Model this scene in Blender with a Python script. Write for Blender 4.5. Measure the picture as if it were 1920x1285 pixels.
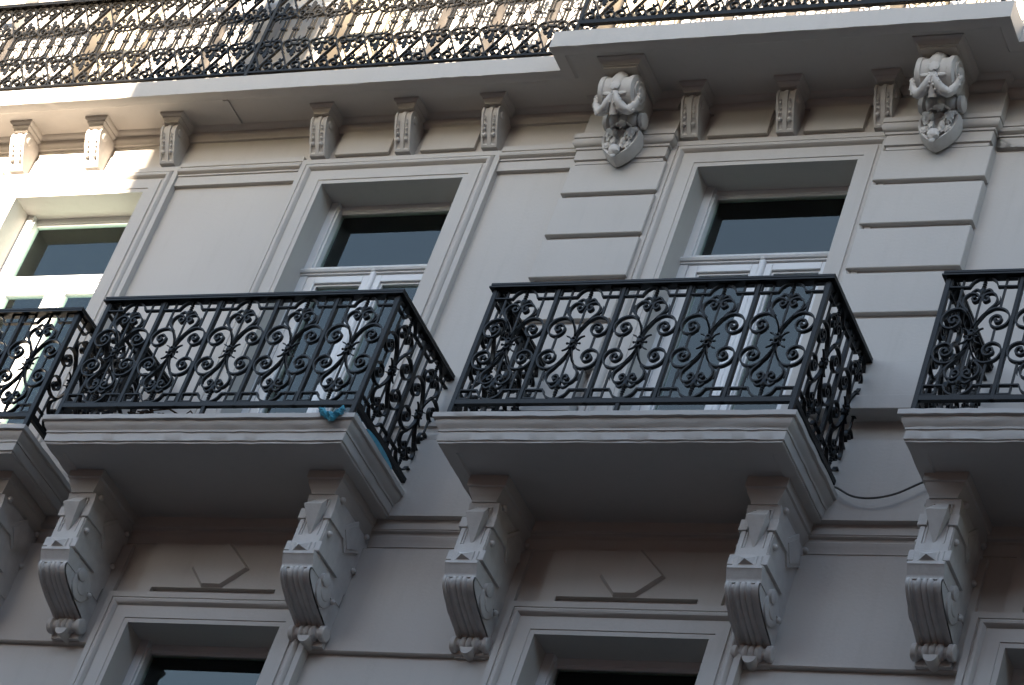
import bpy, math, random
from mathutils import Vector, Matrix, noise
random.seed(7)
S = bpy.context.scene
for o in list(bpy.data.objects): bpy.data.objects.remove(o)
col = S.collection

# ------------------------------------------------------------------ camera
cam = bpy.data.cameras.new('camera'); cam_o = bpy.data.objects.new('camera', cam); col.objects.link(cam_o)
fw = Vector((-0.4622593, 0.6701102, 0.5807483)); rt = Vector((0.8865987, 0.3611593, 0.2889753)); up = Vector((0.0160973, -0.6484722, 0.7610681))
R = Matrix((rt, up, -fw)).transposed().to_4x4()
cam_o.matrix_world = Matrix.Translation((6.377423, -13.788835, -10.694187)) @ R
cam.sensor_fit = 'HORIZONTAL'; cam.sensor_width = 36; cam.lens = 5958.126 / 1920 * 36
cam.clip_start = 0.5; cam.clip_end = 3000
S.camera = cam_o
S.render.resolution_x, S.render.resolution_y = 1024, 685

# ------------------------------------------------------------------ sky, sun, exposure
SUN_A, SUN_B = 0.06, 0.25                       # light travels along (+A, +1, -B)
sun_to = Vector((-SUN_A, -1, SUN_B)).normalized()
elev = math.asin(sun_to.z)
W = bpy.data.worlds.new('World'); S.world = W; W.use_nodes = True
nt = W.node_tree; nt.nodes.clear()
sky = nt.nodes.new('ShaderNodeTexSky'); sky.sky_type = 'NISHITA'; sky.sun_disc = False
sky.sun_elevation = elev
sky.sun_rotation = math.atan2(sun_to.x, sun_to.y)
sky.altitude = 50; sky.air_density = 1.0; sky.dust_density = 0.6; sky.ozone_density = 0.5
bg = nt.nodes.new('ShaderNodeBackground'); bg.inputs['Strength'].default_value = 0.07
wo = nt.nodes.new('ShaderNodeOutputWorld')
nt.links.new(sky.outputs[0], bg.inputs[0]); nt.links.new(bg.outputs[0], wo.inputs[0])
sl = bpy.data.lights.new('sun', 'SUN'); sl.energy = 3.7; sl.angle = math.radians(0.5); sl.color = (1.0, 0.84, 0.66)
so = bpy.data.objects.new('sun', sl); col.objects.link(so)
so.rotation_euler = (-sun_to).to_track_quat('-Z', 'Y').to_euler(); so.location = (0, -30, 20)
vs = S.view_settings; vs.view_transform = 'Standard'; vs.look = 'None'; vs.gamma = 1; vs.use_curve_mapping = False
vs.exposure = 3.15

# ------------------------------------------------------------------ materials
def mat(name, base, rough=0.6, spec=0.4, var=0.06, vscale=3.0, bump=0.15, bscale=60.0, stain=None, streak=0.0, metal=0.0):
    m = bpy.data.materials.new(name); m.use_nodes = True
    n = m.node_tree.nodes; l = m.node_tree.links
    b = n['Principled BSDF']; b.inputs['Roughness'].default_value = rough
    b.inputs['Specular IOR Level'].default_value = spec; b.inputs['Metallic'].default_value = metal
    g = n.new('ShaderNodeNewGeometry')
    nz = n.new('ShaderNodeTexNoise'); nz.inputs['Scale'].default_value = vscale; nz.inputs['Detail'].default_value = 6
    l.new(g.outputs['Position'], nz.inputs['Vector'])
    mr = n.new('ShaderNodeMapRange'); mr.inputs[1].default_value = 0.3; mr.inputs[2].default_value = 0.7
    mr.inputs[3].default_value = 1 - var; mr.inputs[4].default_value = 1 + var
    l.new(nz.outputs['Fac'], mr.inputs[0])
    mx = n.new('ShaderNodeVectorMath'); mx.operation = 'SCALE'; mx.inputs[0].default_value = base
    l.new(mr.outputs[0], mx.inputs['Scale'])
    out = mx.outputs[0]
    if stain:
        mp = n.new('ShaderNodeMapping'); mp.inputs['Scale'].default_value = (9, 9, 1.1)
        l.new(g.outputs['Position'], mp.inputs['Vector'])
        n2 = n.new('ShaderNodeTexNoise'); n2.inputs['Scale'].default_value = 1.3; n2.inputs['Detail'].default_value = 8; n2.inputs['Roughness'].default_value = 0.65
        l.new(mp.outputs[0], n2.inputs['Vector'])
        r2 = n.new('ShaderNodeMapRange'); r2.inputs[1].default_value = 0.52; r2.inputs[2].default_value = 0.78; r2.inputs[3].default_value = 0; r2.inputs[4].default_value = streak
        l.new(n2.outputs['Fac'], r2.inputs[0])
        mm = n.new('ShaderNodeMix'); mm.data_type = 'RGBA'; mm.inputs[7].default_value = (*stain, 1)
        l.new(r2.outputs[0], mm.inputs[0]); l.new(out, mm.inputs[6]); out = mm.outputs[2]
    l.new(out, b.inputs['Base Color'])
    if bump:
        n3 = n.new('ShaderNodeTexNoise'); n3.inputs['Scale'].default_value = bscale; n3.inputs['Detail'].default_value = 5
        l.new(g.outputs['Position'], n3.inputs['Vector'])
        bp = n.new('ShaderNodeBump'); bp.inputs['Strength'].default_value = bump; bp.inputs['Distance'].default_value = 0.004
        l.new(n3.outputs['Fac'], bp.inputs['Height']); l.new(bp.outputs[0], b.inputs['Normal'])
    return m

PLASTER = mat('painted_stucco', (0.462, 0.434, 0.404), 0.62, 0.35, 0.045, 0.9, 0.25, 45, stain=(0.345, 0.315, 0.285), streak=0.24)
CARVED = mat('painted_carving', (0.525, 0.500, 0.475), 0.6, 0.35, 0.07, 14, 0.3, 70, stain=(0.27, 0.24, 0.21), streak=0.30)
CREAM = mat('cream_paint', (0.46, 0.40, 0.30), 0.5, 0.4, 0.03, 3, 0.1, 60)
PAINT = mat('white_gloss_paint', (0.60, 0.61, 0.62), 0.32, 0.5, 0.03, 5, 0.12, 30)
IRON = mat('black_painted_iron', (0.0030, 0.0036, 0.0044), 0.36, 0.24, 0.3, 40, 0.35, 180)
IRON_T = mat('worn_dark_iron', (0.0036, 0.0033, 0.0025), 0.36, 0.20, 0.6, 40, 0.5, 160)
IRON_P = mat('weathered_iron', (0.018, 0.017, 0.016), 0.5, 0.25, 0.5, 30, 0.5, 120)
ROOM = mat('dark_room', (0.02, 0.019, 0.018), 0.9, 0.1, 0.1, 2, 0)
CURTAIN = mat('net_curtain', (0.30, 0.32, 0.33), 0.9, 0.1, 0.1, 8, 0)
ASPHALT = mat('asphalt', (0.04, 0.04, 0.041), 0.9, 0.2, 0.2, 2, 0.4, 80)
PAVING = mat('stone_paving', (0.13, 0.125, 0.12), 0.85, 0.2, 0.15, 2, 0.3, 40)
BRICK = mat('red_brick', (0.13, 0.062, 0.046), 0.85, 0.2, 0.25, 4, 0.4, 60)
ROOFM = mat('slate_roof', (0.06, 0.065, 0.075), 0.6, 0.4, 0.2, 6, 0.3, 30)
CABLE = mat('grey_cable', (0.07, 0.068, 0.065), 0.6, 0.3, 0.1, 40, 0.1)
TWIG = mat('dry_twig', (0.07, 0.045, 0.03), 0.9, 0.1, 0.4, 60, 0.2)
STRAW = mat('tan_straw', (0.24, 0.19, 0.14), 0.9, 0.1, 0.3, 60, 0.2)
BLUE = mat('blue_plastic', (0.08, 0.36, 0.48), 0.3, 0.25, 0.15, 30, 0.2, 40)
BLUE.node_tree.nodes['Principled BSDF'].inputs['Transmission Weight'].default_value = 0.25

def glass_mat():
    m = bpy.data.materials.new('window_glass'); m.use_nodes = True
    n = m.node_tree.nodes; l = m.node_tree.links; n.clear()
    o = n.new('ShaderNodeOutputMaterial'); mix = n.new('ShaderNodeMixShader')
    fr = n.new('ShaderNodeFresnel'); fr.inputs['IOR'].default_value = 1.55
    tr = n.new('ShaderNodeBsdfTransparent'); tr.inputs[0].default_value = (0.72, 0.77, 0.76, 1)
    gl = n.new('ShaderNodeBsdfGlossy'); gl.inputs['Roughness'].default_value = 0.015; gl.inputs[0].default_value = (0.92, 1.0, 0.98, 1)
    g = n.new('ShaderNodeNewGeometry'); nz = n.new('ShaderNodeTexNoise'); nz.inputs['Scale'].default_value = 2.2; nz.inputs['Detail'].default_value = 1
    bp = n.new('ShaderNodeBump'); bp.inputs['Strength'].default_value = 0.03; bp.inputs['Distance'].default_value = 0.01
    l.new(g.outputs['Position'], nz.inputs['Vector']); l.new(nz.outputs['Fac'], bp.inputs['Height']); l.new(bp.outputs[0], gl.inputs['Normal'])
    l.new(fr.outputs[0], mix.inputs[0]); l.new(tr.outputs[0], mix.inputs[1]); l.new(gl.outputs[0], mix.inputs[2]); l.new(mix.outputs[0], o.inputs[0])
    return m
GLASS = glass_mat()

# ------------------------------------------------------------------ helpers
def empty(name, loc=(0, 0, 0), parent=None):
    o = bpy.data.objects.new(name, None); col.objects.link(o); o.location = loc
    if parent: o.parent = parent
    o.empty_display_size = 0.1
    return o
def tag(o, label=None, cat=None, group=None, kind=None):
    if label: o['label'] = label
    if cat: o['category'] = cat
    if group: o['group'] = group
    if kind: o['kind'] = kind
    return o
def inst(name, me, parent=None, loc=(0, 0, 0), rz=0, sc=(1, 1, 1)):
    o = bpy.data.objects.new(name, me); col.objects.link(o); o.location = loc; o.rotation_euler = (0, 0, rz); o.scale = sc
    if parent: o.parent = parent
    return o

class M:
    def __init__(s): s.v = []; s.f = []; s.sm = []
    def add(s, vs, fs, smooth=False):
        k = len(s.v); s.v += [tuple(p) for p in vs]
        for f in fs: s.f.append([k + i for i in f]); s.sm.append(smooth)
        return s
    def box(s, x0, x1, y0, y1, z0, z1):
        v = [(x, y, z) for x in (x0, x1) for y in (y0, y1) for z in (z0, z1)]
        return s.add(v, [(0, 1, 3, 2), (4, 6, 7, 5), (0, 4, 5, 1), (2, 3, 7, 6), (0, 2, 6, 4), (1, 5, 7, 3)])
    def bbox(s, x0, x1, y0, y1, z0, z1, b=0.006):
        # box with chamfered front (low y) edges
        f = [(x0 + b, y0, z0 + b), (x1 - b, y0, z0 + b), (x1 - b, y0, z1 - b), (x0 + b, y0, z1 - b)]
        m = [(x0, y0 + b, z0), (x1, y0 + b, z0), (x1, y0 + b, z1), (x0, y0 + b, z1)]
        k = [(x0, y1, z0), (x1, y1, z0), (x1, y1, z1), (x0, y1, z1)]
        fs = [(0, 1, 2, 3)]
        for i in range(4):
            j = (i + 1) % 4
            fs += [(i, 4 + i, 4 + j, j), (4 + i, 8 + i, 8 + j, 4 + j)]
        fs.append((11, 10, 9, 8))
        return s.add(f + m + k, fs)
    def prism(s, pts, a0, a1, axis='x', smooth=False):
        # pts 2D polygon extruded along axis: x -> pts (y,z); y -> pts (x,z); z -> pts (x,y)
        def P(p, a): return (a, p[0], p[1]) if axis == 'x' else ((p[0], a, p[1]) if axis == 'y' else (p[0], p[1], a))
        n = len(pts); v = [P(p, a0) for p in pts] + [P(p, a1) for p in pts]
        s.add(v, [tuple(range(n)), tuple(reversed(range(n, 2 * n)))])
        v2 = v; s.add(v2, [(i, i + n, (i + 1) % n + n, (i + 1) % n) for i in range(n)], smooth)
        return s
    def sweep(s, prof, path, seg=0.0, jit=0.0, caps=True, smooth=False, seed=0):
        # prof: (offset_in, z); path: xy polyline, material on the right-hand side is 'in'
        P = [Vector((p[0], p[1])) for p in path]; pts = []
        nrm = []
        for i in range(len(P) - 1):
            d = (P[i + 1] - P[i]).normalized(); nrm.append(Vector((-d.y, d.x)))
        rows = []
        for i in range(len(P)):
            if i == 0: m = nrm[0]; 
            elif i == len(P) - 1: m = nrm[-1]
            else:
                a = nrm[i - 1] + nrm[i]; m = a / max(1e-6, (a.dot(nrm[i])))
            rows.append((P[i], m, 0))
            if seg and i < len(P) - 1:
                L = (P[i + 1] - P[i]).length; k = int(L / seg)
                # interior points only valid between equal mitres: interpolate base, keep straight normal
                for j in range(1, k):
                    rows.append((None, nrm[i], (i, j / k)))
        # offsets at interior points
        out = []
        for (p, m, t) in rows:
            r = []
            for q, (o, z) in enumerate(prof):
                if p is None:
                    i, u = t
                    a = P[i] + corner(nrm, P, i) * o; b = P[i + 1] + corner(nrm, P, i + 1) * o
                    c = a.lerp(b, u)
                else: c = p + m * o
                if jit:
                    w = noise.noise((c.x * 9 + seed, c.y * 9 + q * 0.15, z * 6)) * jit + noise.noise((c.x * 31, c.y * 31 + q, seed)) * jit * 0.6
                    w2 = noise.noise((c.x * 11 + 5, c.y * 11, seed + q * 0.3)) * jit
                    c = c + m * w; zz = z + w2
                else: zz = z
                r.append((c.x, c.y, zz))
            out.append(r)
        n = len(prof); v = [q for r in out for q in r]; fs = []
        for i in range(len(out) - 1):
            for j in range(n - 1):
                fs.append((i * n + j, (i + 1) * n + j, (i + 1) * n + j + 1, i * n + j + 1))
        s.add(v, fs, smooth)
        if caps:
            s.add(out[0], [tuple(range(n))]); s.add(out[-1], [tuple(reversed(range(n)))])
        return out
    def ribbon(s, path, t=0.009, d=0.022, taper=None, closed=False):
        # flat bar following path (x,z) with in-plane thickness t and depth d in y
        n = len(path); v = []; fs = []
        for i, p in enumerate(path):
            a = path[max(0, i - 1)]; b = path[min(n - 1, i + 1)]
            dx, dz = b[0] - a[0], b[1] - a[1]; L = math.hypot(dx, dz) or 1
            nx, nz = -dz / L, dx / L
            k = 1 if taper is None else taper(i / (n - 1))
            h = t / 2 * k; e = d / 2 * (0.55 + 0.45 * k)
            v += [(p[0] + nx * h, -e, p[1] + nz * h), (p[0] + nx * h, e, p[1] + nz * h), (p[0] - nx * h, e, p[1] - nz * h), (p[0] - nx * h, -e, p[1] - nz * h)]
        for i in range(n - 1):
            for j in range(4):
                fs.append((4 * i + j, 4 * i + 4 + j, 4 * i + 4 + (j + 1) % 4, 4 * i + (j + 1) % 4))
        fs += [(3, 2, 1, 0), tuple(4 * (n - 1) + j for j in range(4))]
        return s.add(v, fs)
    def tube(s, path, r, n=8, smooth=True, bump=0.0):
        P = [Vector(p) for p in path]; rings = []
        ref = Vector((0, 0, 1))
        for i, p in enumerate(P):
            d = (P[min(i + 1, len(P) - 1)] - P[max(i - 1, 0)]).normalized()
            a = d.cross(ref)
            if a.length < 1e-3: a = d.cross(Vector((0, 1, 0)))
            a.normalize(); b = d.cross(a)
            rr = r(i / (len(P) - 1)) if callable(r) else r
            ring = []
            for k in range(n):
                an = 2 * math.pi * k / n
                q = rr * (1 + (bump * noise.noise(p * 60 + Vector((k * 0.9, i * 0.5, 0))) if bump else 0))
                ring.append(p + (a * math.cos(an) + b * math.sin(an)) * q)
            rings.append(ring)
        v = [q for r_ in rings for q in r_]; fs = []
        for i in range(len(P) - 1):
            for k in range(n): fs.append((i * n + k, i * n + (k + 1) % n, (i + 1) * n + (k + 1) % n, (i + 1) * n + k))
        s.add(v, fs, smooth); m = (len(P) - 1) * n
        s.add(rings[0], [tuple(range(n))]); s.add(rings[-1], [tuple(reversed(range(n)))])
        return s
    def lathe(s, prof, c, axis='z', n=16, smooth=True):
        # prof: (r, a) ; axis direction a
        v = []; fs = []
        for r, a in prof:
            for k in range(n):
                an = 2 * math.pi * k / n; p, q = r * math.cos(an), r * math.sin(an)
                v.append((c[0] + a, c[1] + p, c[2] + q) if axis == 'x' else ((c[0] + p, c[1] + a, c[2] + q) if axis == 'y' else (c[0] + p, c[1] + q, c[2] + a)))
        for i in range(len(prof) - 1):
            for k in range(n): fs.append((i * n + k, i * n + (k + 1) % n, (i + 1) * n + (k + 1) % n, (i + 1) * n + k))
        s.add(v, fs, smooth)
        m = len(prof)
        s.add(v[:n], [tuple(range(n))]); s.add(v[(m - 1) * n:], [tuple(reversed(range(n)))])
        return s
    def ball(s, c, r, n=10, m=6, sq=(1, 1, 1), bump=0.0):
        v = [(c[0], c[1], c[2] + r * sq[2])]; fs = []
        for i in range(1, m):
            th = math.pi * i / m
            for k in range(n):
                ph = 2 * math.pi * k / n
                q = Vector((math.sin(th) * math.cos(ph) * sq[0], math.sin(th) * math.sin(ph) * sq[1], math.cos(th) * sq[2]))
                rr = r * (1 + (bump * noise.noise(Vector(c) * 13 + q * 3.4) if bump else 0))
                v.append((c[0] + rr * q.x, c[1] + rr * q.y, c[2] + rr * q.z))
        v.append((c[0], c[1], c[2] - r * sq[2])); L = len(v) - 1
        for k in range(n):
            fs.append((0, 1 + k, 1 + (k + 1) % n)); fs.append((L, 1 + (m - 2) * n + (k + 1) % n, 1 + (m - 2) * n + k))
        for i in range(m - 2):
            for k in range(n): fs.append((1 + i * n + k, 1 + (i + 1) * n + k, 1 + (i + 1) * n + (k + 1) % n, 1 + i * n + (k + 1) % n))
        return s.add(v, fs, True)
    def grid(s, P, smooth=True):
        r, c = len(P), len(P[0]); v = [q for row in P for q in row]
        return s.add(v, [(i * c + j, i * c + j + 1, (i + 1) * c + j + 1, (i + 1) * c + j) for i in range(r - 1) for j in range(c - 1)], smooth)
    def mesh(s, name, m):
        me = bpy.data.meshes.new(name); me.from_pydata(s.v, [], s.f); me.update()
        me.polygons.foreach_set('use_smooth', s.sm)
        me.materials.append(m)
        import bmesh
        b = bmesh.new(); b.from_mesh(me); bmesh.ops.remove_doubles(b, verts=b.verts, dist=1e-5)
        bmesh.ops.recalc_face_normals(b, faces=b.faces); b.to_mesh(me); b.free()
        me.set_sharp_from_angle(angle=math.radians(38))
        return me
    def obj(s, name, m, parent=None, loc=(0, 0, 0)):
        return inst(name, s.mesh(name, m), parent, loc)

def corner(nrm, P, i):
    if i == 0: return nrm[0]
    if i == len(P) - 1: return nrm[-1]
    a = nrm[i - 1] + nrm[i]; return a / max(1e-6, a.dot(nrm[i]))
def smooth_path(pts, k=6):
    out = []
    P = [pts[0]] + list(pts) + [pts[-1]]
    for i in range(1, len(P) - 2):
        p0, p1, p2, p3 = P[i - 1], P[i], P[i + 1], P[i + 2]
        for j in range(k):
            t = j / k
            out.append(tuple(0.5 * (2 * p1[q] + (p2[q] - p0[q]) * t + (2 * p0[q] - 5 * p1[q] + 4 * p2[q] - p3[q]) * t * t + (3 * p1[q] - p0[q] - 3 * p2[q] + p3[q]) * t ** 3) for q in range(len(p1))))
    out.append(tuple(pts[-1])); return out
def mir(path, sx=1, sz=1): return [(p[0] * sx, p[1] * sz) for p in path]

# ------------------------------------------------------------------ ground and the street behind the camera
GZ = -12.30
tag(M().add([(-600, -600, GZ), (600, -600, GZ), (600, 600, GZ), (-600, 600, GZ)], [(0, 1, 2, 3)]).obj('road', ASPHALT), kind='structure')
tag(M().box(-60, 60, -2.6, 0.3, GZ - 0.2, GZ + 0.13).obj('pavement', PAVING), kind='structure')
tag(M().box(-60, 60, -16.5, -14.6, GZ - 0.2, GZ + 0.13).obj('far_pavement', PAVING), kind='structure')

# ------------------------------------------------------------------ the apartment building
BLD = empty('apartment_building', (-3, 0.3, GZ))
tag(BLD, 'cream white stucco apartment building front with quoins, brackets and cornices', 'building')
BLD_LOC = Vector((-3, 0.3, GZ))
def part(name, mb, m=PLASTER, parent=None):
    o = inst(name, mb.mesh(name, m), parent or BLD, tuple(-BLD_LOC) if parent is None else (0, 0, 0)); return o
def grp(name, loc):        # an Empty part of the building at a world location
    return empty(name, tuple(Vector(loc) - BLD_LOC), BLD)

WC = [-7.252, -4.604, -1.696, 1.224]; HW = 0.571
ZT, ZB = 2.805, 0.10            # upper openings
LT, LB = -1.005, -3.3           # lower openings
XL, XR = -12.0, 5.5
def wall_with_holes(y0, y1, z0, z1, zb, zt, holes):
    m = M(); xs = XL
    for c in holes:
        m.box(xs, c - HW, y0, y1, z0, z1)
        if zt < z1: m.box(c - HW, c + HW, y0, y1, zt, z1)
        if zb > z0: m.box(c - HW, c + HW, y0, y1, z0, zb)
        xs = c + HW
    m.box(xs, XR, y0, y1, z0, z1); return m
HOLES = [-9.9] + WC + [4.1]
part('wall', wall_with_holes(0.08, 0.60, 0.06, 3.45, ZB, ZT, HOLES))
part('wall', wall_with_holes(0.102, 0.60, GZ, 0.06, LB, LT, HOLES))

# floor band between the storeys (y=.02) with the moulded string under it
band_path = [(XR, 0.02), (XL, 0.02)]
prof = [(0.10, 0.46), (0.0, 0.455), (0.0, -0.146), (0.040, -0.150), (0.040, -0.222), (0.046, -0.226), (0.046, -0.232), (0.066, -0.240), (0.068, -0.256), (0.060, -0.268), (0.064, -0.295), (0.075, -0.325), (0.075, -0.338), (0.085, -0.340), (0.085, -0.357), (0.092, -0.360), (0.092, -0.374), (0.12, -0.376)]
def mould(prof, x0, x1, jit=0.0015, seg=0.12, seed=0):
    # prof (y,z) extruded along x with slightly uneven edges
    mm = M(); k = max(1, int((x1 - x0) / seg)); rows = []
    for i in range(k + 1):
        x = x0 + (x1 - x0) * i / k; r = []
        for q, (y, z) in enumerate(prof):
            e = 0 if i in (0, k) else 1
            r.append((x, y + jit * noise.noise((x * 7 + seed, q * 0.37, z)) + 0.6 * jit * noise.noise((x * 23, q * 1.3, seed)), z + jit * noise.noise((x * 8 + 3, q * 0.41 + seed, 1.7))))
        rows.append(r)
    mm.grid(rows, False)
    n = len(prof); mm.add(rows[0], [tuple(range(n))]); mm.add(rows[-1], [tuple(range(n))]); return mm
def P2(pr, y): return [(y + o, z) for o, z in pr]
part('floor_band', mould(P2(prof, 0.02), XL, XR, 0.002))

# sill string that runs behind the balconies
part('sill_string', mould([(0.09, 0.64), (0.045, 0.635), (0.045, 0.600), (0.062, 0.596), (0.066, 0.560), (0.058, 0.548), (0.058, 0.530), (0.07, 0.50), (0.07, 0.475), (0.03, 0.47), (0.03, 0.457), (0.09, 0.457)], XL, -3.16, 0.0015))
for a, b in ((-3.16, -2.52), (-0.93, -0.10)):
    part('pedestal', M().bbox(a, b, -0.045, 0.30, 0.645, 0.752, 0.004).bbox(a + 0.03, b - 0.03, -0.005, 0.30, 0.752, 1.045, 0.004))

# upper string course + architraves
def string(x0, x1):
    return mould([(0.09, 3.075), (0.028, 3.072), (0.028, 3.030), (0.036, 3.026), (0.034, 3.018), (0.020, 3.008), (0.012, 2.992), (0.016, 2.976), (0.030, 2.966), (0.040, 2.962), (0.040, 2.948), (0.050, 2.946), (0.050, 2.862), (0.062, 2.858), (0.09, 2.857)], x0, x1, 0.001)
AOUT = 0.185     # architrave width outside the opening
def architrave(c, top, bot, wy, with_top=True):
    # frame of mouldings round an opening: swept in the facade plane
    pr = [(-0.003, 0.24), (-0.003, 0.036), (0.030, 0.036), (0.032, 0.030), (0.112, 0.030), (0.115, 0.041), (0.132, 0.041), (0.138, 0.027), (0.150, 0.014), (0.166, 0.012), (0.180, 0.022), (0.186, 0.036), (0.190, 0.036), (0.192, 0.028), (0.232, 0.028), (0.232, wy + 0.01)]
    mm = M(); a, b = c - HW, c + HW
    rows = []
    for (px, pz, dx, dz) in ((a, bot, -1, 0), (a, top, -1, 1), (b, top, 1, 1), (b, bot, 1, 0)):
        rows.append([(px + dx * o, y, pz + dz * o) for o, y in pr])
    # subdivide each run for slight unevenness
    out = []
    for i in range(3):
        k = 14 if i != 1 else 8
        for j in range(k if i < 2 else k + 1):
            t = j / k
            r = []
            for q in range(len(pr)):
                A, B = Vector(rows[i][q]), Vector(rows[i + 1][q]); p = A.lerp(B, t)
                p.y += 0.0012 * noise.noise((p.x * 6, q * 0.6, p.z * 6)); p.x += 0.0012 * noise.noise((p.x * 5 + 9, q * .5, p.z * 5)) if i != 1 else 0
                r.append(tuple(p))
            out.append(r)
    mm.grid(out, False); return mm
xs = [XL]
for c in HOLES: xs += [c - HW - 0.232, c + HW + 0.232]
xs.append(XR)
for i in range(0, len(xs), 2):
    a, b = xs[i] - 0.0, xs[i + 1]
    for p0, p1 in ((-3.22, -2.47), (-0.985, -0.19)):
        if a < p0 < b: b = p0 + 0.02
        elif a < p1 < b: a = p1 - 0.02
    if b - a > 0.05: part('string_course', string(a, b))
part('string_course', string(-0.21, 0.424))

def window_frame(mm, c, zb, zt, ztr, yf=0.235):
    a, b = c - HW, c + HW
    mm.box(a - 0.01, a + 0.062, yf, yf + 0.09, zb, zt); mm.box(b - 0.062, b + 0.01, yf, yf + 0.09, zb, zt)
    mm.box(a + 0.062, b - 0.062, yf + 0.05, yf + 0.10, zt - 0.048, zt + 0.01)
    # inner bead of the fixed light
    for x0, x1 in ((a + 0.062, a + 0.078), (b - 0.078, b - 0.062)): mm.box(x0, x1, yf + 0.016, yf + 0.085, ztr + 0.05, zt - 0.048)
    mm.box(a + 0.078, b - 0.078, yf + 0.056, yf + 0.085, zt - 0.068, zt - 0.048)
def make_window(i, c, zb, zt, ztr, upper=True):
    g = grp('window', (c, 0.235, zb)); off = Vector((c, 0.235, zb))
    def sub(name, mm, mt):
        o = mm.mesh(name, mt); return inst(name, o, g, tuple(-off))
    f = M(); window_frame(f, c, zb, zt, ztr); sub('frame', f, PAINT)
    a, b = c - HW + 0.062, c + HW - 0.062
    t = M()
    t.grid([[(x, y, z) for (y, z) in [(0.30, ztr + 0.052), (0.246, ztr + 0.050), (0.240, ztr + 0.030), (0.212, ztr + 0.012), (0.204, ztr - 0.004), (0.212, ztr - 0.020), (0.226, ztr - 0.022), (0.226, ztr - 0.036), (0.240, ztr - 0.040), (0.30, ztr - 0.042)]] for x in (a - 0.062, b + 0.062)], False)
    t.box(a, b, 0.245, 0.32, ztr - 0.03, ztr + 0.04); sub('transom', t, PAINT)
    # two leaves
    mid = c + 0.02
    zl = ztr - 0.043
    for s0, s1 in ((a + 0.002, mid - 0.002), (mid + 0.002, b - 0.002)):
        lf = M(); w = 0.072
        for x0, x1 in ((s0, s0 + w), (s1 - w, s1)): lf.bbox(x0, x1, 0.238, 0.30, zb + 0.02, zl, 0.004)
        lf.bbox(s0 + w, s1 - w, 0.238, 0.30, zl - 0.062, zl, 0.004)
        lf.bbox(s0 + w, s1 - w, 0.238, 0.30, zb + 0.02, zb + 0.12, 0.004)
        # glazing bead
        for x0, x1 in ((s0 + w, s0 + w + 0.014), (s1 - w - 0.014, s1 - w)): lf.box(x0, x1, 0.256, 0.295, zb + 0.12, zl - 0.062)
        lf.box(s0 + w + 0.014, s1 - w - 0.014, 0.256, 0.295, zl - 0.078, zl - 0.062)
        sub('casement', lf, PAINT)
        sub('pane', M().box(s0 + w - 0.01, s1 - w + 0.01, 0.276, 0.282, zb + 0.08, zl - 0.05), GLASS)
    ms = M(); ms.prism([(mid - 0.026 + 0.052 * 0.5 + 0.026 * math.cos(q), 0.238 - 0.022 * math.sin(q)) for q in [math.pi * k / 8 for k in range(9)]], zb + 0.02, zl + 0.03, 'z', True)
    ms.ball((mid, 0.232, zl + 0.03), 0.026); sub('mullion', ms, PAINT)
    sub('pane', M().box(a + 0.004, b - 0.004, 0.300, 0.306, ztr + 0.03, zt - 0.05), GLASS)
    # dark room behind
    r = M(); r.add([(c - 1.1, 0.61, zb - 0.1), (c + 1.1, 0.61, zb - 0.1), (c + 1.1, 0.61, zt + 0.1), (c - 1.1, 0.61, zt + 0.1), (c - 1.1, 3.2, zb - 0.1), (c + 1.1, 3.2, zb - 0.1), (c + 1.1, 3.2, zt + 0.1), (c - 1.1, 3.2, zt + 0.1)],
                   [(4, 5, 6, 7), (0, 4, 7, 3), (1, 2, 6, 5), (0, 1, 5, 4), (3, 7, 6, 2)]); sub('room', r, ROOM)
    return g, sub
for i, c in enumerate(WC + [-9.9, 4.1]):
    g, sub = make_window(i, c, ZB, ZT, 2.145)
    part('architrave', architrave(c, ZT, 0.06, 0.08))
    if i in (0, 1):
        cu = M(); pts = []
        x0, x1 = (c - 0.50, c - 0.10) if i == 0 else (c - 0.45, c - 0.30)
        n = 60; rows = []
        for z in (ZB, ZT):
            rows.append([(x0 + (x1 - x0) * k / n, 0.36 + 0.025 * math.sin(k * 0.95) + 0.012 * math.sin(k * 2.3), z) for k in range(n + 1)])
        cu.grid(rows); sub('curtain', cu, CURTAIN)
    g, sub = make_window(i, c, LB, LT, -2.3, False)
    part('architrave', architrave(c, LT, LB, 0.102))

# lower wall: panels between windows, frieze panels with clipped diamond over the windows
for a, b in ((-9.0, -8.1), (-6.45, -5.42), (-3.80, -2.50), (-0.885, 0.415), (2.05, 3.2)):
    part('wall_panel', mould([(0.12, -0.37), (0.070, -0.372), (0.070, -1.150), (0.078, -1.158), (0.12, -1.160)], a, b, 0.002))
for c in WC:
    k = c - 0.005
    fp = M(); x0, x1 = k - 0.635, k + 0.565
    sx0, sx1, sz0, sz1 = k - 0.525, k + 0.41, -0.742, -0.706
    y0 = 0.066
    for X0, X1, Z0, Z1 in ((x0, x1, sz1, -0.36), (x0, sx0, sz0, sz1), (sx1, x1, sz0, sz1), (x0, x1, -0.760, sz0)): fp.box(X0, X1, y0, 0.11, Z0, Z1)
    part('frieze_panel', fp)
    dp = [(k - 0.055, -0.350), (k + 0.162, -0.556), (k + 0.006, -0.703), (k - 0.146, -0.703), (k - 0.277, -0.556)]; cx_, cz_ = k - 0.058, -0.545
    di = [(cx_ + (x - cx_) * 0.90, cz_ + (z - cz_) * 0.90) for x, z in dp]
    part('diamond_panel', M().add([(x, 0.064, z) for x, z in dp] + [(x, 0.040, z) for x, z in di], [(5, 6, 7, 8, 9)] + [(i, (i + 1) % 5, 5 + (i + 1) % 5, 5 + i) for i in range(5)]))

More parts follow.
